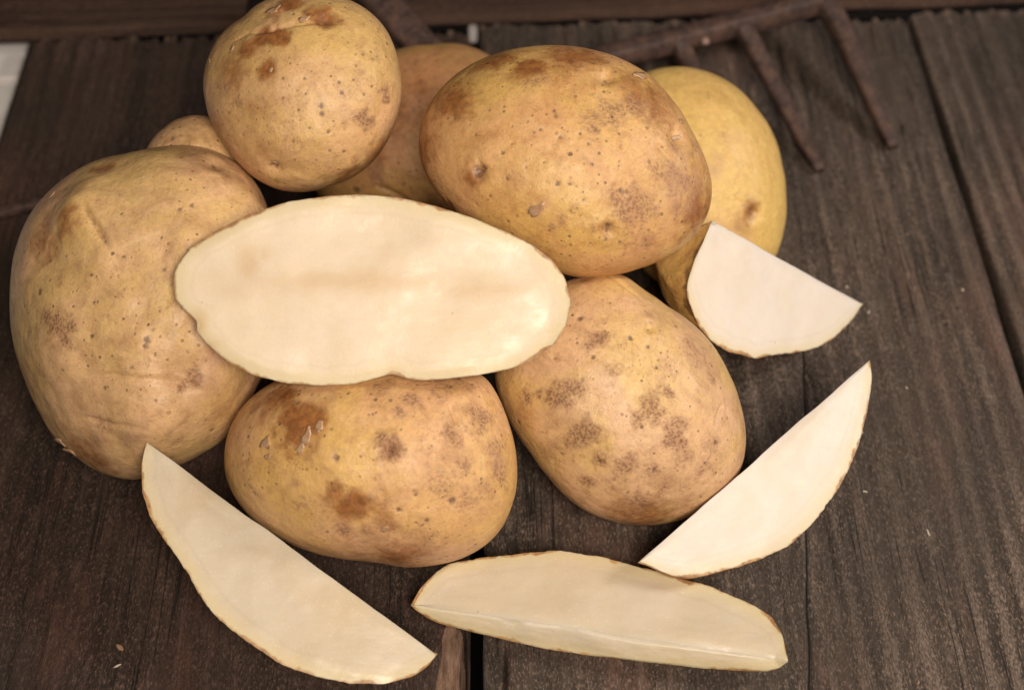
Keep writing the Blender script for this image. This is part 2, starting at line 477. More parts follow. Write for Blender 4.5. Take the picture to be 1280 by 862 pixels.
WD = ((0.035, 0.0255, 0.0190), (0.076, 0.0530, 0.0390), (0.155, 0.112, 0.086))
M_wood1 = wood_material('weathered_wood_a', (0.024, 0.0152, 0.0108), (0.053, 0.0310, 0.0212), (0.098, 0.058, 0.043), 1)
M_wood2 = wood_material('weathered_wood_b', *WD, 4)
M_wood3 = wood_material('weathered_wood_c', *WD, 9)
M_cross = wood_material('weathered_wood_brown', (0.036, 0.0195, 0.0125), (0.072, 0.036, 0.022), (0.105, 0.058, 0.039), 14)

FAR = 0.199
b1 = plank('wood_plank', -0.2290, -0.0166, -0.34, FAR-0.004, 0.0, 0.026, M_wood1, 3, ragged=0.006,
           chips=[(-0.0225, -0.143, 0.0045, 0.021, 0.0013, 1.0), (-0.0155, -0.150, 0.0042, 0.030, 0.010, 0.0)])
tag(b1, 'dark weathered wooden plank under the left potato, left of the middle gap', 'plank', 'planks of the table top', kind='thing')
b2 = plank('wood_plank', -0.0118, 0.1966, -0.34, FAR+0.004, 0.0, 0.026, M_wood2, 7, ragged=0.004,
           crack=[([(0.0935, -0.30), (0.0947, -0.149), (0.1030, -0.085), (0.1138, -0.0098), (0.1165, 0.02)], 0.0007, 0.001),
                  ([(0.0695, -0.112), (0.0720, -0.100), (0.0735, -0.088)], 0.0006, 0.0008)],
           chips=[(-0.0100, -0.150, 0.0062, 0.030, 0.0045, 0.0)])
tag(b2, 'dark weathered wooden plank with a long crack, under the bottom and right wedges', 'plank', 'planks of the table top', kind='thing')
b3 = plank('wood_plank', 0.1994, 0.40, -0.34, FAR+0.010, -0.0008, 0.026, M_wood3, 11, ragged=0.004, nx=240, ny=200)
tag(b3, 'dark weathered wooden plank at the right edge, right of the narrow gap', 'plank', 'planks of the table top', kind='thing')

def cross_board(xa, ya, xb, yb, width, top, mat, seed, label):
    """board lying across behind the ends of the planks, its near edge from a to b"""
    L = math.hypot(xb-xa, yb-ya)
    o = plank('cross_board', -width/2, width/2, -L/2, L/2, 0.0, 0.008, mat, seed, nx=150, ny=160)
    ang = math.atan2(yb-ya, xb-xa)
    o.rotation_euler.z = ang - math.pi/2
    nx_, ny_ = -math.sin(ang), math.cos(ang)
    o.location = ((xa+xb)/2+nx_*width/2, (ya+yb)/2+ny_*width/2, top-0.008)
    return tag(o, label, 'plank', 'boards across the far plank ends', kind='thing')
def edge(x): return 0.1975 + (x+0.23)*(0.0205/0.49)
pa, pb = on_z(314, 5)[0], on_z(334, 5)[0]
cross_board(-0.42, edge(-0.42), pa, edge(pa), 0.10, 0.003, M_cross, 19, 'brown weathered board across the far left plank end, behind the small top potato')
cross_board(pb, edge(pb), 0.46, edge(0.46), 0.10, 0.003, M_cross, 23, 'brown weathered board running along the top edge behind the rusty rake')

M_white = plain_material('white_paint', (0.88, 0.84, 0.80), (0.78, 0.73, 0.70), 60, 0.5)
def box(name, lo, hi, mat, parent=None, bevel=0.0008):
    bm = bmesh.new()
    bmesh.ops.create_cube(bm, size=1.0)
    for vv in bm.verts:
        vv.co = Vector([lo[i]+(vv.co[i]+0.5)*(hi[i]-lo[i]) for i in range(3)])
    bmesh.ops.bevel(bm, geom=list(bm.edges), offset=bevel, segments=2, affect='EDGES')
    V = np.array([vv.co[:] for vv in bm.verts])
    bm.verts.index_update()
    Fc = [[vv.index for vv in f.verts] for f in bm.faces]
    bm.free()
    return mesh_obj(name, V, Fc, mat, parent, smooth=False)
zb = -0.012
ya = on_z(0, 101, zb)[1]
o = box('white_board', (-0.60, ya+0.0022, zb-0.02), (-0.2335, ya+0.16, zb), M_white)
tag(o, 'white painted board beyond the left plank edge, above the dark joint', 'board', 'white boards under the table', kind='thing')
o = box('white_board', (-0.60, ya-0.16, zb-0.02), (-0.2335, ya-0.0022, zb-0.0005), M_white)
tag(o, 'white painted board beyond the left plank edge, below the dark joint', 'board', 'white boards under the table', kind='thing')
M_ground = plain_material('dark_ground', (0.012, 0.010, 0.009), (0.03, 0.022, 0.018), 20, 0.9)
g = mesh_obj('ground', [(-3, -3, -0.16), (3, -3, -0.16), (3, 3, -0.16), (-3, 3, -0.16)], [(0, 1, 2, 3)], M_ground, smooth=False)
tag(g, kind='structure')

# ------------------------------------------------------------------ whole potatoes
def cube_sphere(n):
    t = np.tan(np.linspace(-math.pi/4, math.pi/4, n+1))
    a, b = np.meshgrid(t, t, indexing='ij')
    one = np.ones_like(a)
    pts, faces = [], []
    idx = np.arange((n+1)**2).reshape(n+1, n+1)
    for k, (x, y, z) in enumerate(((one, a, b), (-one, b, a), (b, one, a), (a, -one, b), (a, b, one), (b, a, -one))):
        pts.append(np.stack([x, y, z], -1).reshape(-1, 3))
        o = k*(n+1)**2
        f = np.stack([idx[:-1, :-1], idx[1:, :-1], idx[1:, 1:], idx[:-1, 1:]], -1).reshape(-1, 4)+o
        faces.append(f)
    P = np.concatenate(pts)
    Fc = np.concatenate(faces)
    _, first, inv = np.unique(np.round(P*1e6).astype(np.int64), axis=0, return_index=True, return_inverse=True)
    P = P[first]
    Fc = inv.reshape(-1)[Fc]
    return P/np.linalg.norm(P, axis=1)[:, None], Fc
SPH, SPHF = cube_sphere(100)
SPHC, SPHCF = cube_sphere(34)

def polar(contour, c, smooth=3.0):
    """radius at 720 angles of a star-shaped outline round c (pixels, y down)"""
    d = np.array(contour, float)-np.array(c, float)
    th = np.arctan2(-d[:, 1], d[:, 0]) % (2*math.pi)
    r = np.hypot(d[:, 0], d[:, 1])
    o = np.argsort(th)
    th, r = th[o], r[o]
    g = np.arange(720)*math.pi/360
    # interpolate in cartesian chords for round results
    rr = np.interp(g, np.concatenate([th-2*math.pi, th, th+2*math.pi]), np.tile(r, 3))
    k = np.arange(-24, 25)
    w = np.exp(-(k*0.5/smooth)**2/2)
    w /= w.sum()
    return np.convolve(np.concatenate([rr[-24:], rr, rr[:24]]), w, 'valid')

class Body:
    pass
ALL = {}
def view_axis(c):
    return nrm(ray(*c))
def potato_shape(contour, c, k, zc, seed, tilt=(0, 0), lump=0.02, smooth=3.0, S=None):
    rp = polar(contour, c, smooth)
    g = np.arange(720)*math.pi/360
    # plain ellipse for the middle of the body, traced outline at its edge
    A = np.stack([np.ones(720), np.cos(2*g), np.sin(2*g)], 1)
    co, *_ = np.linalg.lstsq(A, rp, rcond=None)
    re = A@co
    S = SPH if S is None else S
    rho = np.hypot(S[:, 0], S[:, 1])
    th = np.arctan2(S[:, 1], S[:, 0]) % (2*math.pi)
    gi = th/(math.pi/360)
    i0 = np.floor(gi).astype(int) % 720
    f = gi-np.floor(gi)
    rt = rp[i0]*(1-f)+rp[(i0+1) % 720]*f
    rl = re[i0]*(1-f)+re[(i0+1) % 720]*f
    wgt = sstep(0.35, 0.97, rho)
    rr = (rl*(1-wgt)+rt*wgt)*zc/F
    mean = rp.mean()*zc/F
    ax = view_axis(c)
    C = at(c[0], c[1], zc)
    x = rr*rho*np.cos(th)
    y = rr*rho*np.sin(th)
    wz = -S[:, 2]*mean*k
    wz = wz + (x*tilt[0] + y*tilt[1])*(1-rho**3)
    off = RT*x[:, None] + UP*y[:, None] + ax*wz[:, None]
    d = nrm(np.array([0, 0, 1.0]))
    nv = fbm(S*1.6+seed*3.7, seed, 3)
    nv2 = fbm(S*4.2+seed*1.7, seed+70, 2)
    nv3 = fbm(S*10.0+seed*2.7, seed+90, 2)
    amp = (lump*nv + lump*0.40*nv2 + 0.0028*nv3)*(1-0.7*sstep(0.8, 1.0, rho))
    off = off*(1+amp)[:, None]
    return C+off, mean

def solve(fn, lo, hi, test, it=26):
    """nearest-to-far depth: largest zc for which test(fn(zc)) holds"""
    for _ in range(it):
        m = (lo+hi)/2
        if test(fn(m)): lo = m
        else: hi = m
    return lo
def bvh(V, Fc):
    return BVHTree.FromPolygons([tuple(p) for p in V], [tuple(int(i) for i in f) for f in Fc])

def marks(V, zc, tree, lst, seed, jitter=0.55):
    """soft masks round points of the surface, given where they show in the photograph"""
    out = np.zeros(len(V))
    if not lst: return out
    nz = fbm(V*230, seed+400, 3)
    for m in lst:
        px, py, r = m[:3]
        s = m[3] if len(m) > 3 else 1.0
        d = ray(px, py)
        hit = tree.ray_cast(Vector(LOC), Vector(nrm(d)))
        if hit[0] is None: continue
        p = np.array(hit[0])
        R = r*np.linalg.norm(p-LOC)/F
        dd = np.linalg.norm(V-p, axis=1)/R
        dd = dd*(1+jitter*nz)
        out = np.maximum(out, s*np.exp(-(np.clip(dd, 0, 9)**2)*0.9))
    return out
def lines(V, tree, lst):
    out = np.zeros(len(V))
    for pts, w, s in lst:
        P = []
        for i in range(len(pts)-1):
            for t in np.linspace(0, 1, 14, endpoint=(i == len(pts)-2)):
                P.append((pts[i][0]*(1-t)+pts[i+1][0]*t, pts[i][1]*(1-t)+pts[i+1][1]*t))
        tot = len(P)
        for j, (px, py) in enumerate(P):
            hit = tree.ray_cast(Vector(LOC), Vector(nrm(ray(px, py))))
            if hit[0] is None: continue
            p = np.array(hit[0])
            R = w*np.linalg.norm(p-LOC)/F
            taper = min(1.0, 4*min(j+1, tot-j)/tot)
            dd = np.sum((V-p)**2, axis=1)/R**2
            out = np.maximum(out, s*taper*np.exp(-np.clip(dd, 0, 40)))
    return out

def potato(key, label, contour, c, k, seed, mat, rest='table', patch=(), bruise_shade=(), pit=(), pink=(), eyes=(), crease=(), scratch=(), lumps=(), tilt=(0, 0), lump=0.02, smooth=3.0, give=0.0, zc=None, flakes=()):
    fn = lambda z: potato_shape(contour, c, k, z, seed, tilt, lump, smooth)[0]
    fc_ = lambda z: potato_shape(contour, c, k, z, seed, tilt, lump, smooth, SPHC)[0]
    if zc is None:
        if rest == 'table':
            zc = solve(fc_, 0.35, 0.8, lambda V: V[:, 2].min() > 0.0)
        else:
            trees = [ALL[r].tree for r in rest]
            sub = SPHCF
            zc = solve(fc_, 0.30, 0.7, lambda V: V[:, 2].min() > 0.0 and not any(bvh(V, sub).overlap(t) for t in trees), it=11) + give
    V = fn(zc)
    tree = bvh(V, SPHF)
    mean = np.linalg.norm(V-V.mean(0), axis=1).mean()
    nor = nrm_field(V)
    a_pit = marks(V, zc, tree, [(p_[0], p_[1], p_[2]*0.85, (p_[3] if len(p_) > 3 else 1.0)*0.9) for p_ in pit]+[(e[0], e[1], e[2]*0.42, 0.75) for e in eyes], seed)
    a_pat = marks(V, zc, tree, patch, seed+1, 0.75)
    a_bru = marks(V, zc, tree, bruise_shade, seed+2, 0.5)
    a_pnk = marks(V, zc, tree, pink, seed+3, 0.4)
    a_cr = lines(V, tree, crease)
    a_sc = lines(V, tree, scratch)
    disp = -0.0015*a_cr - 0.0003*a_pit
    e1 = marks(V, zc, tree, [(e[0], e[1], e[2]) for e in eyes], seed+4, 0.3)
    e2 = marks(V, zc, tree, [(e[0], e[1], e[2]*2.1) for e in eyes], seed+5, 0.3)
    disp += -0.0020*e1 + 0.0008*e2
    for (px, py, r, h) in lumps:
        disp += h*marks(V, zc, tree, [(px, py, r)], seed, 0.15)
    V = V + nor*disp[:, None]
    V[:, 2] = np.maximum(V[:, 2], 0.0006)
    b = Body()
    b.V, b.zc, b.tree = V, zc, bvh(V, SPHF)
    ALL[key] = b
    a_pit = np.maximum(a_pit, a_cr*0.46)
    o = mesh_obj('potato', V, SPHF, mat, attrs={'pit': a_pit, 'patch': a_pat, 'bruise_shade': a_bru, 'pink': a_pnk, 'pale': a_sc})
    tag(o, label, 'potato', 'whole potatoes in the pile')
    b.o = o
    for fl in flakes:
        flake(o, b.tree, *fl)
    return b
def nrm_field(V, Fc=None):
    Fc = SPHF if Fc is None else Fc
    a, b2, c2, d2 = (V[Fc[:, i]] for i in range(4))
    fn = np.cross(c2-a, d2-b2)
    out = np.zeros_like(V)
    for i in range(4):
        np.add.at(out, Fc[:, i], fn)
    out /= np.linalg.norm(out, axis=1)[:, None]+1e-12
    cen = V.mean(0)
    if np.mean(np.sum(out*(V-cen), 1)) < 0: out = -out
    return out
def flake(parent, tree, px, py, size, ang, lift, seed):
    hit = tree.ray_cast(Vector(LOC), Vector(nrm(ray(px, py))))
    if hit[0] is None: return
    p = np.array(hit[0])
    n = np.array(hit[1])
    if n@(LOC-p) < 0: n = -n
    e = nrm(np.cross(UP, n))
    f = np.cross(n, e)
    u = e*math.cos(ang)+f*math.sin(ang)
    w = np.cross(n, u)
    R = 1.3*size*np.linalg.norm(p-LOC)/F
    rng = random.Random(seed)
    m = 14
    rad = [rng.uniform(0.55, 1.1) for _ in range(m)]
    V = [p+n*0.0004]
    for ring in (0.5, 1.0):
        for i in range(m):
            a = i/m*2*math.pi
            x_, y_ = math.cos(a)*rad[i]*ring, math.sin(a)*rad[i]*ring*0.6
            h = 0.30*lift*R*(0.5*(x_+0.5)**2 + 0.25*math.sin(2.5*y_+seed)) if x_ > -0.5 else 0.0
            V.append(p + u*x_*R + w*y_*R + n*(h+0.0003))
    Fc = [(0, 1+i, 1+(i+1) % m) for i in range(m)] + [(1+i, 1+m+i, 1+m+(i+1) % m, 1+(i+1) % m) for i in range(m)]
    o = mesh_obj('skin_flake', np.array(V), Fc, M_flake, parent)
    md = o.modifiers.new('thickness', 'SOLIDIFY')
    md.thickness = 0.00025
    return o

L_C = [(187,185),(215,181),(245,182),(272,190),(300,208),(322,235),(335,262),(343,300),(346,380),(335,440),(320,485),(308,512),(290,537),(262,560),(230,577),(200,590),(165,599),(130,592),(105,578),(80,558),(52,520),(30,470),(17,420),(13,370),(17,325),(27,290),(45,258),(75,228),(110,207),(150,195)]
potato('L', 'large knobbly tan potato at the far left, partly behind the big halved potato', L_C, (180, 385), 0.90, 11, M_skin['left'], smooth=2.2,
  patch=[(75,405,15),(62,395,10),(84,425,12),(90,410,10),(245,475,10),(227,486,6),(95,570,18,.6),(120,545,20,.4),(165,555,22,.4),(75,352,8,.6),(128,532,12,.6),(205,540,12,.5),(75,215,10,.5),(130,213,12,.7)],
  bruise_shade=[(90,280,24,.7),(130,210,16,.8),(110,570,40,.65),(55,300,34,.6),(240,190,30,.35),(200,500,30,.25),(255,395,30,.45),(280,520,30,.3)],
  pit=[(183,424,7),(181,432,5),(50,365,4.5),(115,420,4),(130,485,5),(140,316,4),(153,319,3.5),(225,262,4),(240,257,4),(152,268,3.5),(190,265,3),(46,305,3),(92,383,3),(117,378,3),(165,459,4),(235,440,3),(247,450,2.5),(258,451,2.5),(194,443,3),(172,308,2.5),(202,297,2.5),(207,333,2.5),(32,330,2.5),(222,172,9,.7),(210,176,8,.7),(170,411,2.5),(200,389,2.5),(221,405,2.5),(80,462,4,.7),(265,537,4)],
  pink=[(262,462,34,.9),(232,205,15,.7),(70,480,40,.4),(160,560,50,.5),(255,165,20,.3)],
  eyes=[(268,205,15)], crease=[([(103,252),(112,270),(122,288),(134,308)], 4.0, 1.2), ([(110,470),(150,470),(190,474),(230,482),(258,490)], 3.2, 1.0), ([(100,520),(140,528),(185,530)], 3.0, .6)],
  scratch=[([(150,307),(175,298),(205,288)], 2.2, .8), ([(75,262),(82,258)], 3, .5)],
  flakes=[(76,551,8,2.3,.9,1),(88,563,9,2.6,.8,2),(66,243,6,.8,.5,4)], lumps=[(90,268,28,0.003),(180,520,50,0.0025),(225,470,22,-0.0025),(60,430,40,0.002),(150,330,30,-0.0018),(245,300,30,0.002),(130,470,40,-0.0012)], lump=0.048)

KN = potato_shape([(178,200),(188,178),(205,160),(228,147),(256,145),(282,156),(298,182),(300,215),(280,240),(240,248),(200,240),(180,222)], (240,197), 0.85, ALL['L'].zc+0.0055, 77, lump=0.02, S=SPHC)[0]
kt = bvh(KN, SPHCF)
knob_body = Body(); knob_body.tree, knob_body.V, knob_body.zc = kt, KN, 0.5
ALL['K'] = knob_body
kd = marks(KN, 0.5, kt, [(216,174,7,.7),(206,179,8,.5),(226,170,5,.6),(258,176,12,.45)], 5, 0.9)
z0 = np.zeros(len(KN))
mesh_obj('knob', KN, SPHCF, M_skin['left'], ALL['L'].o, attrs={'pit': kd, 'patch': kd*0.5, 'bruise_shade': z0+0.25, 'pink': z0, 'pale': z0})

potato('M', 'brown potato in the back, mostly hidden between the two upper potatoes', [(500,62),(540,56),(575,55),(605,65),(640,95),(660,140),(655,190),(630,235),(590,262),(530,276),(460,276),(405,255),(388,225),(392,180),(412,130),(450,85)], (525,168), 0.86, 5, M_skin['mid'],
  bruise_shade=[(480,140,40,.6),(520,110,30,.4),(470,200,24,.5)], patch=[(520,130,20,.6),(470,215,16,.8)], pit=[(445,237,5),(503,232,3),(520,105,5,.6)], crease=[([(470,232),(490,240),(512,252)], 3, .7)], lump=0.03)

potato('Y', 'smooth yellow potato at the back right, next to the rusty rake tines', [(800,92),(825,85),(850,83),(885,90),(915,105),(945,135),(965,165),(977,205),(982,245),(980,285),(970,320),(940,350),(890,368),(845,362),(812,345),(790,310),(775,250),(776,180),(783,125)], (880,226), 0.72, 8, M_skin['yel'],
  bruise_shade=[(938,264,12,.8),(928,275,16,.5)], patch=[(905,168,8,.4)], pink=[(893,212,9,1),(898,200,7,1),(925,285,22,.6)], pit=[(940,262,5,.8)], eyes=[(942,268,9)], crease=[([(915,250),(935,255),(955,275)], 3, .5)], lump=0.02)

F_C = [(280,570),(285,540),(298,515),(320,492),(350,475),(400,462),(460,455),(530,455),(580,460),(607,470),(625,500),(640,540),(646,580),(643,620),(630,655),(608,680),(575,698),(540,706),(505,709),(478,703),(450,700),(420,696),(385,688),(350,672),(315,648),(292,618),(281,592)]
potato('F', 'tan potato at the front with a brown flaking wound, under the big halved potato', F_C, (462, 583), 0.86, 21, M_skin['front'],
  bruise_shade=[(375,533,28,1.2),(368,522,22,1),(350,497,28,.8),(320,505,20,.5),(395,525,16,.9),(445,628,24,1),(430,640,22,.7),(480,650,22,.6),(420,615,18,.7),(300,640,36,.6),(330,580,30,.2),(490,558,22,.5),(500,695,44,.6),(448,632,8,1.4)],
  patch=[(487,560,18),(480,548,10),(600,522,20,.95),(590,512,14,.9),(565,545,13,.9),(585,582,12,.8),(618,560,18,.8),(625,590,22,.8),(555,600,40,.5),(585,625,26,.6),(605,610,18,.6),(500,515,12,.7),(515,500,14,.7),(480,480,16,.6),(560,480,40,.55),(380,630,14,.5),(430,662,14,.9),(455,660,10,.7),(530,670,30,.4),(370,600,12,.4)],
  pit=[(420,571,6),(383,586,4),(565,625,6),(534,650,6),(498,637,6),(318,616,5,.7),(466,517,3),(539,557,3),(520,618,3.5),(590,480,3),(450,631,8,.6),(409,665,3),(310,545,3),(358,582,3),(305,606,2.5)],
  pink=[(625,575,26,.8),(610,620,26,.7),(300,545,20,.3),(620,480,14,.5)], eyes=[(487,563,9)],
  crease=[([(562,505),(567,518),(572,530)], 2.2, .8)], scratch=[([(598,560),(604,580),(606,605)], 3, .5)],
  flakes=[(333,553,9,.6,.7,1),(384,546,10,1.2,.9,2),(399,533,8,1.5,.8,3),(376,561,7,.9,.7,5),(335,570,5,.3,.6,6),(481,660,6,.9,.3,9)], lump=0.022)

R_C = [(640,400),(680,365),(720,348),(755,341),(780,344),(803,362),(835,384),(865,404),(890,430),(910,465),(925,505),(932,545),(928,580),(915,605),(890,630),(855,648),(815,655),(775,653),(740,642),(710,622),(685,595),(665,568),(645,540),(630,510),(619,475),(623,435)]
potato('R', 'speckled tan potato at the front right, between the front potato and the right wedge', R_C, (775, 502), 0.80, 33, M_skin['right'],
  patch=[(748,424,11,1.1),(738,431,9,1),(758,417,7,1),(705,492,16,1),(722,487,14,1),(690,497,14,1),(660,498,12,.9),(675,492,8,.8),(697,478,8,.8),(722,543,18,1.2),(735,538,15,1.1),(712,548,14,.9),(695,558,16,.6),(812,508,17,1.2),(822,518,14,1),(798,522,14,.9),(835,492,9,1),(843,540,17,1.1),(850,555,13,1),(845,528,10,.9),(855,570,18,.7),(750,575,14,.9),(733,600,12,.8),(785,580,16,.8),(815,588,16,.8),(770,602,22,.5),(800,628,24,.7),(835,605,28,.5),(890,555,16,.6),(880,585,24,.5),(875,440,26,.55),(890,470,20,.5),(880,490,20,.4),(775,462,12,.5),(812,395,8,.6),(700,640,14,.4)],
  pit=[(725,398,6,.9),(788,422,3.5),(810,433,4),(821,459,4),(786,459,3),(694,448,3.5),(741,446,4.5),(895,553,5,.8),(648,527,4),(845,407,3),(823,450,3),(746,553,5,.7),(730,548,4,.7),(818,587,4),(728,474,5,.8),(843,555,4,.8),(785,615,3),(750,576,3)],
  pink=[(870,420,30,.5),(885,450,26,.6),(905,500,30,.45),(850,600,50,.35),(810,395,14,.4)],
  bruise_shade=[(800,645,50,.65),(730,350,20,.5),(660,520,30,.3),(725,345,30,.4)],
  crease=[([(905,502),(899,516),(894,533)], 2.0, .8), ([(755,341),(775,352),(800,372)], 3.5, .5)], scratch=[([(695,570),(688,580),(686,592)], 2.5, .5), ([(785,445),(760,440)], 2, .3)],
  eyes=[(812,410,7)], lump=0.02)

potato('T', 'small roundish potato at the upper left, on top of the pile', [(305,22),(318,8),(345,-4),(375,-10),(410,-7),(445,4),(470,22),(488,48),(498,80),(501,115),(493,155),(475,190),(450,215),(415,232),(375,240),(345,236),(318,222),(298,203),(280,180),(265,155),(256,125),(254,95),(260,70),(272,48),(288,32)], (378, 116), 0.88, 41, M_skin['top'], rest=('L', 'M', 'K'), give=0.002,
  bruise_shade=[(345,47,14,1.3),(328,48,16,1.1),(308,62,16,.9),(355,52,8,1.2),(405,22,14,1.1),(388,18,14,.8),(362,6,16,1.2),(345,15,14,.7),(332,90,14,.8),(290,90,34,.5),(270,150,30,.35),(325,130,40,.35),(470,195,32,.75),(440,218,30,.7),(330,185,16,.4)],
  patch=[(455,144,11,1.1),(462,150,8,1),(484,122,9,1),(480,112,7,.8),(430,155,8,.5),(280,110,18,.5),(300,130,18,.4)],
  pit=[(343,206,8,.9),(346,225,9,.6),(401,133,5),(402,142,4.5),(428,116,3.5),(424,103,3),(455,118,4,.8),(411,165,3),(430,190,3),(465,108,3),(380,98,3),(382,117,3),(442,100,3),(375,150,3),(387,160,2.5),(405,25,7,.6)],
  pink=[(395,205,24,.6),(440,200,24,.4),(425,130,18,.3)], eyes=[(344,210,11),(408,26,13)],
  crease=[([(300,42),(335,38),(370,30),(410,27)], 3.4, .8), ([(292,52),(310,40),(340,34)], 2.5, .5)],
  flakes=[(342,14,9,.2,.6,1),(380,25,6,.3,.5,2),(290,62,4,1.2,.8,3),(262,76,3.5,2.4,1.2,4),(339,88,3,1,.6,5),(345,203,4,1,.6,6),(300,120,3,.6,.6,7)], lump=0.03)

U_C = [(523,185),(527,155),(540,125),(562,100),(590,80),(625,66),(665,58),(705,57),(745,64),(785,78),(815,96),(840,125),(862,160),(880,195),(890,230),(886,265),(868,295),(840,318),(800,335),(760,344),(730,347),(700,340),(660,322),(615,298),(580,275),(550,245),(533,220)]
potato('U', 'big orange-brown potato at the upper centre, on top of the pile', U_C, (706, 203), 0.74, 52, M_skin['big'], rest=('M', 'Y', 'R'), give=0.006,
  bruise_shade=[(665,85,22,.9),(650,92,20,.6),(565,125,34,.75),(535,180,24,.6),(620,75,34,.75),(720,70,44,.75),(810,120,44,.7),(850,215,40,.4),(872,265,40,.7),(560,255,16,.6),(700,170,20,.2),(590,222,14,.6)],
  patch=[(785,258,26,.8),(770,248,18,.7),(810,265,20,.7),(850,230,28,.6),(830,215,26,.6),(765,140,26,.7),(740,148,22,.6),(790,130,22,.6),(860,255,22,.6),(800,300,30,.5),(720,262,12,.5),(700,275,10,.6),(690,284,8,.7),(760,285,12,.8),(665,102,20,.5),(840,185,14,.6)],
  pit=[(598,216,9,.95),(606,210,5,.9),(628,191,4.5,.9),(562,254,8,1),(566,262,6,1),(775,238,6,1),(782,240,5,.9),(634,223,4,.8),(700,172,3.5),(713,230,3.5),(693,138,3),(695,145,3),(676,162,3),(725,167,3.5),(735,180,3),(697,230,3),(658,209,3),(726,270,4,.7),(760,282,6,.8),(595,255,3),(613,245,2.5),(640,180,2.5),(580,200,2.5),(635,277,3),(730,250,3),(680,203,2.5),(740,205,3)],
  pink=[(860,225,36,.75),(845,250,36,.7),(800,320,40,.35),(870,190,16,.6),(672,262,10,1.0),(680,256,8,.9)],
  eyes=[(757,98,12),(845,172,12),(600,214,8),(760,288,9)],
  crease=[([(820,180),(832,192),(845,203)], 2.6, .6), ([(598,200),(600,208)], 3, .5)], scratch=[([(757,88),(752,98),(758,106)], 3, .5), ([(592,188),(599,205)], 3, .5),([(826,190),(842,204)],2,.6)],
  flakes=[(800,95,10,.1,.25,1),(671,262,11,.6,.15,2),(851,152,5,.3,.4,3),(846,172,6,.2,.6,4)], lump=0.02)

# ------------------------------------------------------------------ cut pieces
def resample(P, m):
    P = np.array(P, float)
    d = np.concatenate([[0], np.cumsum(np.linalg.norm(np.diff(P, axis=0), axis=1))])
    t = np.linspace(0, d[-1], m)
    Q = np.stack([np.interp(t, d, P[:, i]) for i in range(P.shape[1])], 1)
    return Q
def smooth_open(Q, it=3):
    for _ in range(it):
        Q[1:-1] = 0.25*Q[:-2]+0.5*Q[1:-1]+0.25*Q[2:]
    return Q
def plane_pts(pts, ref, zc, n):
    P0 = at(ref[0], ref[1], zc)
    out = []
    for (x, y) in pts:
        d = ray(x, y)
        out.append(LOC + d*(((P0-LOC)@n)/(d@n)))
    return np.array(out)

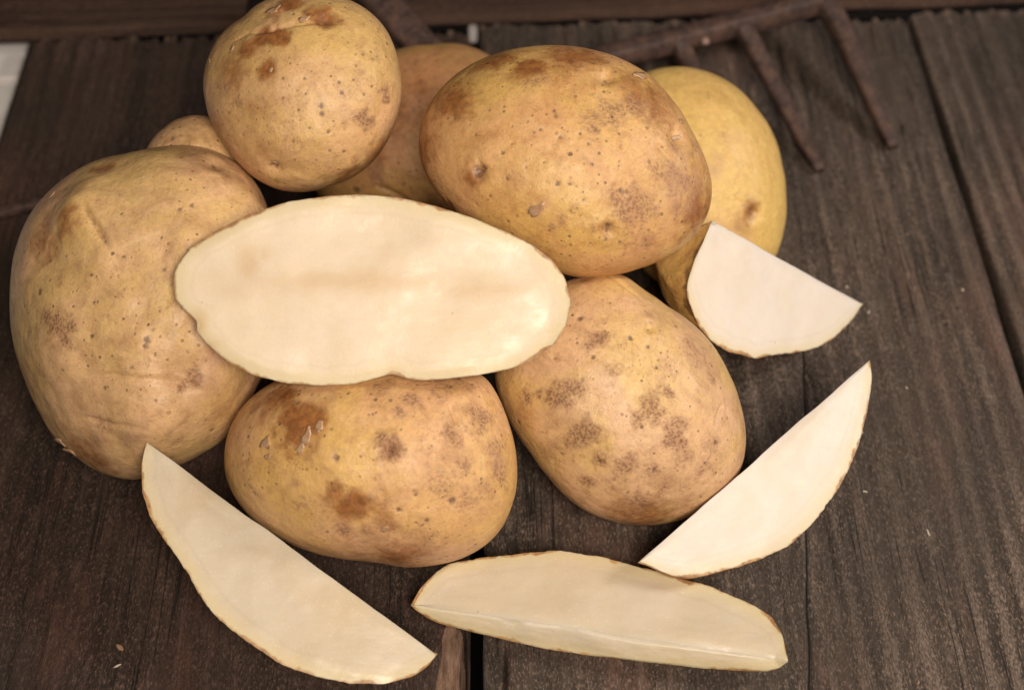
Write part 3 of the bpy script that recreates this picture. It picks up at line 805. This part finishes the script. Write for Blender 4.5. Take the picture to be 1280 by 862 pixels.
def wedge(label, a, b, curve, n, alpha, seed, mat, matskin, bulge=0.0, stain=(), extra=0.0, dirt=0.4, name='potato_wedge', group='cut potato wedges', squash=1.0, lift=0.0, ridge=0.0):
    """wedge of a potato: two flat cut faces meeting in the straight edge a-b, skin between their curved rims"""
    n = nrm(n)
    M_, KF, KS = 240, 40, 48
    alpha = math.radians(alpha)
    def build(zc):
        A, B = plane_pts([a, b], a, zc, n)
        C = plane_pts(curve, a, zc, n)
        C = np.vstack([A, C, B])
        Q = smooth_open(resample(C, M_), 5)
        ax = nrm(B-A)
        e = np.cross(n, ax)
        if (Q[M_//2]-A)@e < 0: e = -e
        s = (Q-A)@ax
        r = np.clip((Q-A)@e, 0, None)
        t = np.linspace(0, 1, M_)
        rn = fbm(np.stack([t*23, t*0+seed, t*0], 1), seed, 4)
        r = r*(1+0.006*rn) + 0.00030*rn*np.sin(np.pi*t)**0.3
        r = r + 0.00022*fbm(np.stack([t*110, t*0, t*0+seed], 1), seed+77, 3)*np.sin(np.pi*t)**0.4
        r = np.clip(r, 0, None)
        Lab = np.linalg.norm(B-A)
        s_ax = np.clip(s, 0, Lab)
        # spread the points on the straight edge
        s_ax = np.sort(0.5*s_ax+0.5*Lab*t)
        wob = 0.0005*fbm(np.stack([t*9, t*0, t*0+seed], 1), seed+3, 3)*np.sin(np.pi*t)
        def pt(S, Rr, ph):
            return A + ax*S[..., None] + (e*math.cos(ph) - n*math.sin(ph))*Rr[..., None]
        u = np.linspace(0, 1, KF)**1.6
        faces = []
        for ph in (0.0, alpha):
            sc_ = squash if ph else 1.0
            S = s_ax[:, None]*(1-u)+s[:, None]*u
            Rr = wob[:, None]*(1-u)+(r*sc_)[:, None]*u
            Vf = (pt(S, (r*sc_)[:, None]*u, ph) + e*(wob[:, None]*(1-u))[..., None]).reshape(-1, 3)
            nn = n if ph == 0.0 else -(n*math.cos(ph)+e*math.sin(ph))
            ins = np.minimum(u, 1)[None, :]*np.ones_like(S)
            dz = 0.00022*fbm(np.stack([S.ravel()*150, Rr.ravel()*260, S.ravel()*0], 1), seed+int(ph*10), 3) + 0.0010*fbm(np.stack([S.ravel()*42, Rr.ravel()*55, S.ravel()*0], 1), seed+8+int(ph*10), 2)
            wgt = (np.clip((1-ins)*8, 0, 1)*np.clip(ins*8, 0, 1)).ravel()
            Vf = Vf + nn*(dz*wgt)[:, None]
            if ridge:
                n2 = -(n*math.cos(alpha)+e*math.sin(alpha))
                bis = nrm(n+n2)
                dd = np.clip(1-np.abs((r*sc_)[:, None]*u)/ridge, 0, 1)**2*(ridge*0.26*math.tan((math.pi-alpha)/2))*np.clip(r/ridge-0.3, 0, 1)[:, None]
                Vf = Vf - bis*dd.reshape(-1)[:, None]
            rimd = ((1-u)[None, :]*np.maximum((r*sc_)[:, None], 0.0)).ravel()
            faces.append((Vf, rimd, np.stack([S.ravel(), Rr.ravel()], 1)))
        ph = np.linspace(0, alpha, KS)
        sk = []
        for k_, p_ in enumerate(ph):
            f_ = k_/(KS-1)
            bl = 1+bulge*math.sin(math.pi*f_) + (squash-1)*f_**0.6
            sk.append(pt(s + 0*r, r*bl, p_))
        sk = np.stack(sk, 1).reshape(-1, 3)
        ctr = sk.mean(0)
        dn = 0.0006*fbm(sk*120, seed+17, 3)*np.tile(np.sin(np.pi*np.linspace(0, 1, KS))**0.5, M_)
        sk = sk + (sk-(A+B)/2)/np.linalg.norm(sk-(A+B)/2, axis=1)[:, None]*dn[:, None]
        return faces, sk
    def low(z):
        fs, sk = build(z)
        return min(sk[:, 2].min(), fs[0][0][:, 2].min(), fs[1][0][:, 2].min())
    zc = solve(low, 0.3, 0.8, lambda v: v > 0.0009 + lift)
    fs, sk = build(zc)
    allv = np.vstack([fs[0][0], sk])
    base = np.array([allv[:, 0].mean(), allv[:, 1].mean(), 0.0])
    root = empty(name, base)
    tag(root, label, 'wedge', group)
    out = Body()
    for i, (Vf, rimd, uv) in enumerate(fs):
        st = np.zeros(len(Vf))
        if i == 0:
            for (px, py, rr_, s_) in stain:
                p = plane_pts([(px, py)], a, zc, n)[0]
                R = rr_*zc/F
                st = np.maximum(st, s_*np.exp(-np.sum((Vf-p)**2, 1)/R**2))
        G = grid_faces(M_, KF, flip=False)
        f0 = G[len(G)//2]
        nn = np.cross(Vf[f0[1]]-Vf[f0[0]], Vf[f0[2]]-Vf[f0[0]])
        if nn@(Vf.mean(0)-allv.mean(0)) < 0: G = [g_[::-1] for g_ in G]
        mesh_obj('cut_face', Vf, G, mat, root, attrs={'rim': rimd, 'stain': st})
    t = np.repeat(np.linspace(0, 1, M_), KS)
    f_ = np.tile(np.linspace(0, 1, KS), M_)
    nz = fbm(sk*260, seed+23, 3)
    pit = np.clip(dirt*(0.6*nz+0.55)*np.exp(-((np.minimum(f_, 1-f_))/0.16)**2), 0, 1)
    zero = np.zeros(len(sk))
    G = grid_faces(M_, KS)
    f0 = G[len(G)//2]
    nn = np.cross(sk[f0[1]]-sk[f0[0]], sk[f0[2]]-sk[f0[0]])
    if nn@(sk.mean(0)-np.vstack([fs[0][0], fs[1][0]]).mean(0)) < 0: G = [g_[::-1] for g_ in G]
    mesh_obj('skin', sk, G, matskin, root, attrs={'pit': pit, 'patch': np.clip(nz*0.8, 0, 1)*0.5, 'bruise_shade': zero+0.12, 'pink': zero, 'pale': zero})
    out.root, out.zc, out.V = root, zc, allv
    out.sk = (sk, G)
    return out

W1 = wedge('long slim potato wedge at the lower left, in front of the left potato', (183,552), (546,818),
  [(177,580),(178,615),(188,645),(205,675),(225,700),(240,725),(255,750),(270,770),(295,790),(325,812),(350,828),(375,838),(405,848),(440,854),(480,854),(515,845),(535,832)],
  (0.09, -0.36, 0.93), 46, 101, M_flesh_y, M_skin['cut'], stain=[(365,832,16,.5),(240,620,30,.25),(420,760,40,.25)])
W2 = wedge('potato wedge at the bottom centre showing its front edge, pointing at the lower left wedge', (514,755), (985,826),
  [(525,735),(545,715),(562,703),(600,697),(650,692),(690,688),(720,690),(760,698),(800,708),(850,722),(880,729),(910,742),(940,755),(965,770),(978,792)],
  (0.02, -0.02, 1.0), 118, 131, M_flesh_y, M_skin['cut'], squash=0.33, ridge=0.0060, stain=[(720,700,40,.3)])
W3 = wedge('bright curved potato wedge at the lower right, its tip over the bottom wedge', (797,703), (1087,450),
  [(815,709),(840,719),(865,722),(905,712),(945,701),(985,682),(1020,650),(1045,615),(1062,585),(1077,545),(1085,510),(1090,470)][::1],
  (0.12, -0.36, 0.92), 55, 151, M_flesh_w, M_skin['cut'], lift=0.003)
W4 = wedge('short thick potato chunk with a pale cut face, at the right below the yellow potato', (890,276), (1078,380),
  [(880,300),(868,325),(860,350),(858,368),(866,390),(875,410),(890,428),(910,440),(945,448),(970,443),(1000,440),(1025,432),(1045,420),(1065,400)],
  (0.60, -0.50, 0.62), 64, 171, M_flesh_w, M_skin['chunk'], squash=0.85, dirt=1.3, lift=0.009, name='potato_chunk', group='cut potato pieces')

def half_potato(label, outline, c, n, depth, zc0, seed, mat, matskin, stain=(), skew=(0, 0)):
    n = nrm(n)
    o1 = np.array(outline, float)
    def dome(z):
        Pq = plane_pts([tuple(p_) for p_ in o1], c, z, n)
        Cq = plane_pts([c], c, z, n)[0]
        a_ = np.linspace(0.12, math.pi/2-0.05, 12)
        return np.stack([Cq+(Pq-Cq)*math.cos(p_)**0.85-n*depth*math.sin(p_) for p_ in a_], 1).reshape(-1, 3)
    Fd = grid_faces(len(o1), 12, wrap_u=True)
    near = [ALL[k_].tree for k_ in ('L', 'M', 'F', 'R', 'U', 'T')]
    zc = solve(dome, 0.36, 0.56, lambda Vd: not any(bvh(Vd, Fd).overlap(t_) for t_ in near), it=11) + zc0
    print('HALF zc', zc)
    P = plane_pts(outline+[outline[0]], c, zc, n)
    C = plane_pts([c], c, zc, n)[0]
    M_, KF, KS = 300, 60, 50
    Q = resample(P, M_+1)[:-1]
    for _ in range(1):
        Q = 0.25*np.roll(Q, 1, 0)+0.5*Q+0.25*np.roll(Q, -1, 0)
    t = np.arange(M_)/M_*2*math.pi
    rn = fbm(np.stack([np.cos(t)*9, np.sin(t)*9, t*0], 1), seed, 4)
    rn2 = fbm(np.stack([np.cos(t)*38, np.sin(t)*38, t*0], 1), seed+5, 3)
    D = (Q-C)*(1+0.005*rn+0.0022*rn2)[:, None]
    u = np.linspace(0.0, 1, KF)
    V = C + D[:, None, :]*u[None, :, None]
    V = V.reshape(-1, 3)
    e1 = nrm(np.cross(UP, n)); e2 = np.cross(n, e1)
    x, y = (V-C)@e1, (V-C)@e2
    w = np.tile(np.clip((1-u)*10, 0, 1), M_)
    dz = 0.0012*fbm(np.stack([x*38, y*50, x*0], 1), seed+2, 2)+0.00012*fbm(np.stack([x*160, y*260, x*0], 1), seed+3, 3)
    V = V + n*(dz*w)[:, None]
    # distance to the rim, not only along the spoke
    R = np.linalg.norm(D, axis=1)
    tang = np.roll(D, -1, 0)-np.roll(D, 1, 0)
    cosn = np.linalg.norm(np.cross(D/R[:, None], tang/np.linalg.norm(tang, axis=1)[:, None]), axis=1)
    rim = ((1-u)[None, :]*(R*cosn)[:, None]).ravel()
    st = np.zeros(len(V))
    for (px, py, rx, ry, s_) in stain:
        p = plane_pts([(px, py)], c, zc, n)[0]
        dx, dy = (V-p)@e1/(rx*zc/F), (V-p)@e2/(ry*zc/F)
        st = np.maximum(st, s_*np.exp(-(dx**2+dy**2)*(1+0.5*fbm(V*150, seed, 2))))
    ph = np.linspace(0, math.pi/2, KS)
    sk = []
    for p_ in ph:
        sk.append(C + D*(math.cos(p_)**0.85 if p_ < math.pi/2-1e-6 else 0.0) - n*depth*math.sin(p_) + (e1*skew[0]+e2*skew[1])*math.sin(2*p_)*(0.6))
    sk = np.stack(sk, 1).reshape(-1, 3)
    allv = np.vstack([V, sk])
    base = np.array([allv[:, 0].mean(), allv[:, 1].mean(), allv[:, 2].min()])
    root = empty('potato_half', base)
    tag(root, label, 'potato', 'cut potato pieces')
    G = grid_faces(M_, KF, wrap_u=True)
    f0 = G[KF//2]
    if np.cross(V[f0[1]]-V[f0[0]], V[f0[2]]-V[f0[0]])@n < 0: G = [g_[::-1] for g_ in G]
    mesh_obj('cut_face', V, G, mat, root, attrs={'rim': rim, 'stain': st})
    G = grid_faces(M_, KS, wrap_u=True)
    f0 = G[KS//2]
    if np.cross(sk[f0[1]]-sk[f0[0]], sk[f0[2]]-sk[f0[0]])@(sk[f0[0]]-C) < 0: G = [g_[::-1] for g_ in G]
    nz = fbm(sk*260, seed+23, 3)
    z = np.zeros(len(sk))
    mesh_obj('skin', sk, G, matskin, root, attrs={'pit': np.clip(nz-0.35, 0, 1), 'patch': np.clip(nz, 0, 1)*0.6, 'bruise_shade': z+0.1, 'pink': z, 'pale': z})
    b = Body()
    b.sk = (sk, G)
    b.V = allv
    return b
H_C = [(217,345),(222,330),(240,308),(270,288),(310,268),(360,252),(410,245),(455,243),(500,247),(545,258),(590,272),(635,291),(668,308),(692,327),(707,350),(713,378),(708,405),(695,428),(670,448),(640,460),(600,468),(560,473),(530,475),(510,473),(490,467),(470,472),(440,480),(400,482),(360,479),(320,470),(290,455),(270,440),(255,425),(245,413),(247,402),(238,393),(228,384),(219,374),(216,360)]
H = half_potato('big halved potato with its pale cut face turned up, lying across the pile', H_C, (462, 362), (-0.02, -0.60, 0.80), 0.020, 0.0015, 201, M_flesh, M_skin['cut'],
  stain=[(312,330,16,26,.75),(330,318,8,14,.5),(460,352,190,15,.62),(600,362,70,13,.6),(300,360,60,14,.35),(480,320,14,40,.25),(490,470,10,8,.6),(246,406,9,14,1.5),(262,432,10,7,.9),(545,300,30,10,.2)], skew=(0.0032, 0.0034))

# report what touches what
H.tree = bvh(*H.sk)
for k_, b_ in ALL.items():
    print('BODY', k_, 'zc %.3f' % b_.zc, 'z %.3f..%.3f' % (b_.V[:, 2].min(), b_.V[:, 2].max()), 'H overlap', len(H.tree.overlap(b_.tree)),
          [(j, len(b_.tree.overlap(ALL[j].tree))) for j in ALL if j > k_ and b_.tree.overlap(ALL[j].tree)])
for nm, w in (('W1', W1), ('W2', W2), ('W3', W3), ('W4', W4)):
    tr = bvh(*w.sk)
    print(nm, 'zc %.3f' % w.zc, 'z %.3f..%.3f' % (w.V[:, 2].min(), w.V[:, 2].max()), [(j, len(tr.overlap(ALL[j].tree))) for j in ALL if tr.overlap(ALL[j].tree)], [m for m, q_ in (('W1', W1), ('W2', W2), ('W3', W3)) if q_ is not w and tr.overlap(bvh(*q_.sk))])

# ------------------------------------------------------------------ rusty rake
def bar(name, pts, widths, heights, parent, upv=(0, 0, 1), seed=0, mat=None, nseg=26):
    """forged bar of rounded rectangular section along a bent line"""
    pts = np.array(pts, float)
    Q = smooth_open(resample(pts, nseg), 4)
    wi = np.interp(np.linspace(0, 1, nseg), np.linspace(0, 1, len(widths)), widths)
    hi = np.interp(np.linspace(0, 1, nseg), np.linspace(0, 1, len(heights)), heights)
    V = []
    sec = []
    for k_ in range(16):
        a_ = k_/16*2*math.pi
        c_, s_ = math.cos(a_), math.sin(a_)
        sec.append((math.copysign(abs(c_)**0.5, c_), math.copysign(abs(s_)**0.5, s_)))
    for i in range(nseg):
        t = nrm(Q[min(i+1, nseg-1)]-Q[max(i-1, 0)])
        sd = nrm(np.cross(t, upv))
        u_ = np.cross(sd, t)
        for (c_, s_) in sec:
            V.append(Q[i]+sd*c_*wi[i]*0.55+u_*s_*hi[i]*0.42)
    V = np.array(V)
    V += (fbm(V*320, seed, 3)*0.0005)[:, None]*nrm([0.3, 0.5, 0.8])
    Fc = []
    for i in range(nseg-1):
        for k_ in range(16):
            k2 = (k_+1) % 16
            Fc.append((i*16+k_, i*16+k2, (i+1)*16+k2, (i+1)*16+k_))
    Fc.append(tuple(range(16))[::-1])
    Fc.append(tuple((nseg-1)*16+k_ for k_ in range(16)))
    return mesh_obj(name, V, Fc, mat or M_rust, parent)
rk = on_z(800, 62, 0.0)
rake = empty('garden_rake', (rk[0], rk[1], 0.0))
tag(rake, 'rusty iron garden rake head with straight tines, lying behind the yellow potato', 'rake')
zh = 0.026
b_a, b_b = on_z(600, 112, zh), on_z(1030, 1, zh)
bar('head_bar', [b_a, on_z(760, 72, zh), on_z(900, 36, zh), b_b], [0.0085, 0.0085, 0.009], [0.011, 0.012, 0.013], rake, seed=3)
bar('tine', [on_z(1022, -6, zh+0.001), on_z(1046, 26, zh*0.86), on_z(1072, 85, zh*0.58), on_z(1098, 143, zh*0.27), on_z(1117, 184, 0.0022)], [0.0105, 0.0085, 0.0075, 0.0065, 0.0042], [0.013, 0.010, 0.008, 0.007, 0.004], rake, seed=5)
bar('tine', [on_z(918, 20, zh+0.003), on_z(934, 44, zh*0.88), on_z(965, 102, zh*0.55), on_z(1000, 168, zh*0.22), on_z(1025, 213, 0.0022)], [0.0075, 0.0075, 0.007, 0.006, 0.004], [0.009, 0.008, 0.007, 0.006, 0.004], rake, seed=7)
bar('tine', [on_z(842, 47, zh+0.002), on_z(852, 62, zh*0.9), on_z(878, 110, zh*0.72), on_z(905, 150, zh*0.60)], [0.0075, 0.0075, 0.006, 0.004], [0.009, 0.008, 0.006, 0.004], rake, seed=9)
bar('shank', [on_z(600, 118, zh), on_z(560, 92, zh+0.002), on_z(516, 46, zh+0.008), on_z(470, -6, zh+0.014), on_z(430, -50, zh+0.018)], [0.012, 0.013, 0.0145, 0.016, 0.017], [0.009, 0.009, 0.010, 0.011, 0.012], rake, seed=11)
def blob(name, p, r, mat, parent=None, squash=(1, 1, 0.6), seed=0, rough=0.25, sub=2):
    bm = bmesh.new()
    bmesh.ops.create_icosphere(bm, subdivisions=sub, radius=1.0)
    V = np.array([v.co[:] for v in bm.verts])
    bm.verts.index_update()
    Fc = [[v.index for v in f.verts] for f in bm.faces]
    bm.free()
    V = V*(1+rough*fbm(V*1.7+seed*5.1, seed, 2))[:, None]
    a_ = seed*1.9
    S = V*np.array(squash)*r
    Rz = np.array([[math.cos(a_), -math.sin(a_), 0], [math.sin(a_), math.cos(a_), 0], [0, 0, 1]])
    S = S@Rz.T
    S[:, 2] -= S[:, 2].min()
    return mesh_obj(name, S+np.array(p), Fc, mat, parent)
M_rivet = plain_material('worn_rivet', (0.30, 0.20, 0.15), (0.20, 0.12, 0.08), 400, 0.45)
blob('rivet', on_z(880, 48, zh-0.001)+np.array([0, -0.0035, -0.001]), 0.0021, M_rivet, rake, (1, 1, 0.9), 1, 0.1)

rod = bar('iron_rod', [on_z(-60, 281, 0.004), on_z(0, 266, 0.004), on_z(50, 252, 0.004), on_z(88, 243, 0.004)], [0.0045]*3, [0.005]*3, None, seed=15)
tag(rod, 'thin rusty iron rod poking out behind the left potato at the left edge', 'rod')

# ------------------------------------------------------------------ crumbs and chips on the wood
M_crumb = plain_material('potato_crumb', (0.52, 0.44, 0.36), (0.40, 0.32, 0.24), 500, 0.5, 0.4, 0.2)
M_chip = plain_material('wood_chip', (0.32, 0.19, 0.12), (0.24, 0.13, 0.08), 500, 0.7)
for i, (px, py, r, mt, sq, lab) in enumerate([
    (1058,359,2.6,M_crumb,(1,1,.6),'tiny pale crumb just above the tip of the thick potato chunk'),
    (1086,391,3.2,M_crumb,(1,1.2,.6),'tiny pale crumb just right of the tip of the thick potato chunk'),
    (1203,363,2.8,M_crumb,(1.2,1,.6),'tiny white crumb near the gap at the right edge'),
    (1134,293,4.0,M_chip,(.5,1.3,.4),'small tan splinter on the plank right of the yellow potato'),
    (1133,485,2.2,M_crumb,(1.3,.8,.6),'tiny pale crumb right of the upper tip of the bright wedge'),
    (1076,541,3.6,M_crumb,(1,1,.7),'white crumb beside the outer curve of the bright wedge'),
    (1255,560,3.0,M_crumb,(.7,1.4,.5),'tiny white crumb at the right edge, halfway down'),
    (1081,615,3.2,M_crumb,(.6,1.4,.5),'small yellowish crumb below the outer curve of the bright wedge'),
    (1160,666,4.2,M_crumb,(.4,1.6,.4),'thin pale sliver on the plank at the lower right'),
    (147,832,4.0,M_crumb,(.5,1.5,.4),'white shred on the plank at the lower left corner'),
    (150,809,6.0,M_chip,(.6,1.5,.3),'brown wood chip on the plank at the lower left corner'),
    (1148,853,3.0,M_chip,(.5,1.5,.4),'small brown splinter at the bottom right')]):
    p = on_z(px, py, 0.0)
    o = blob('wood_chip' if mt is M_chip else 'crumb', p, r*0.72*0.56/F, mt, None, sq, i+2, 0.45)
    tag(o, lab, 'chip' if mt is M_chip else 'crumb', 'crumbs on the planks')
M_white2 = plain_material('dull_white', (0.50, 0.46, 0.43), (0.34, 0.30, 0.27), 300, 0.7)
p = on_z(591, 43, -0.004)
o = box('added_gap_spot', p+np.array([-0.0021, -0.006, -0.001]), p+np.array([0.0021, 0.006, 0.0015]), M_white2, None, 0.0006)  # added piece that makes the white spot in the gap show lit
o.rotation_euler.z = 0
tag(o, 'white piece added in the middle gap between planks behind the pile', 'flake')
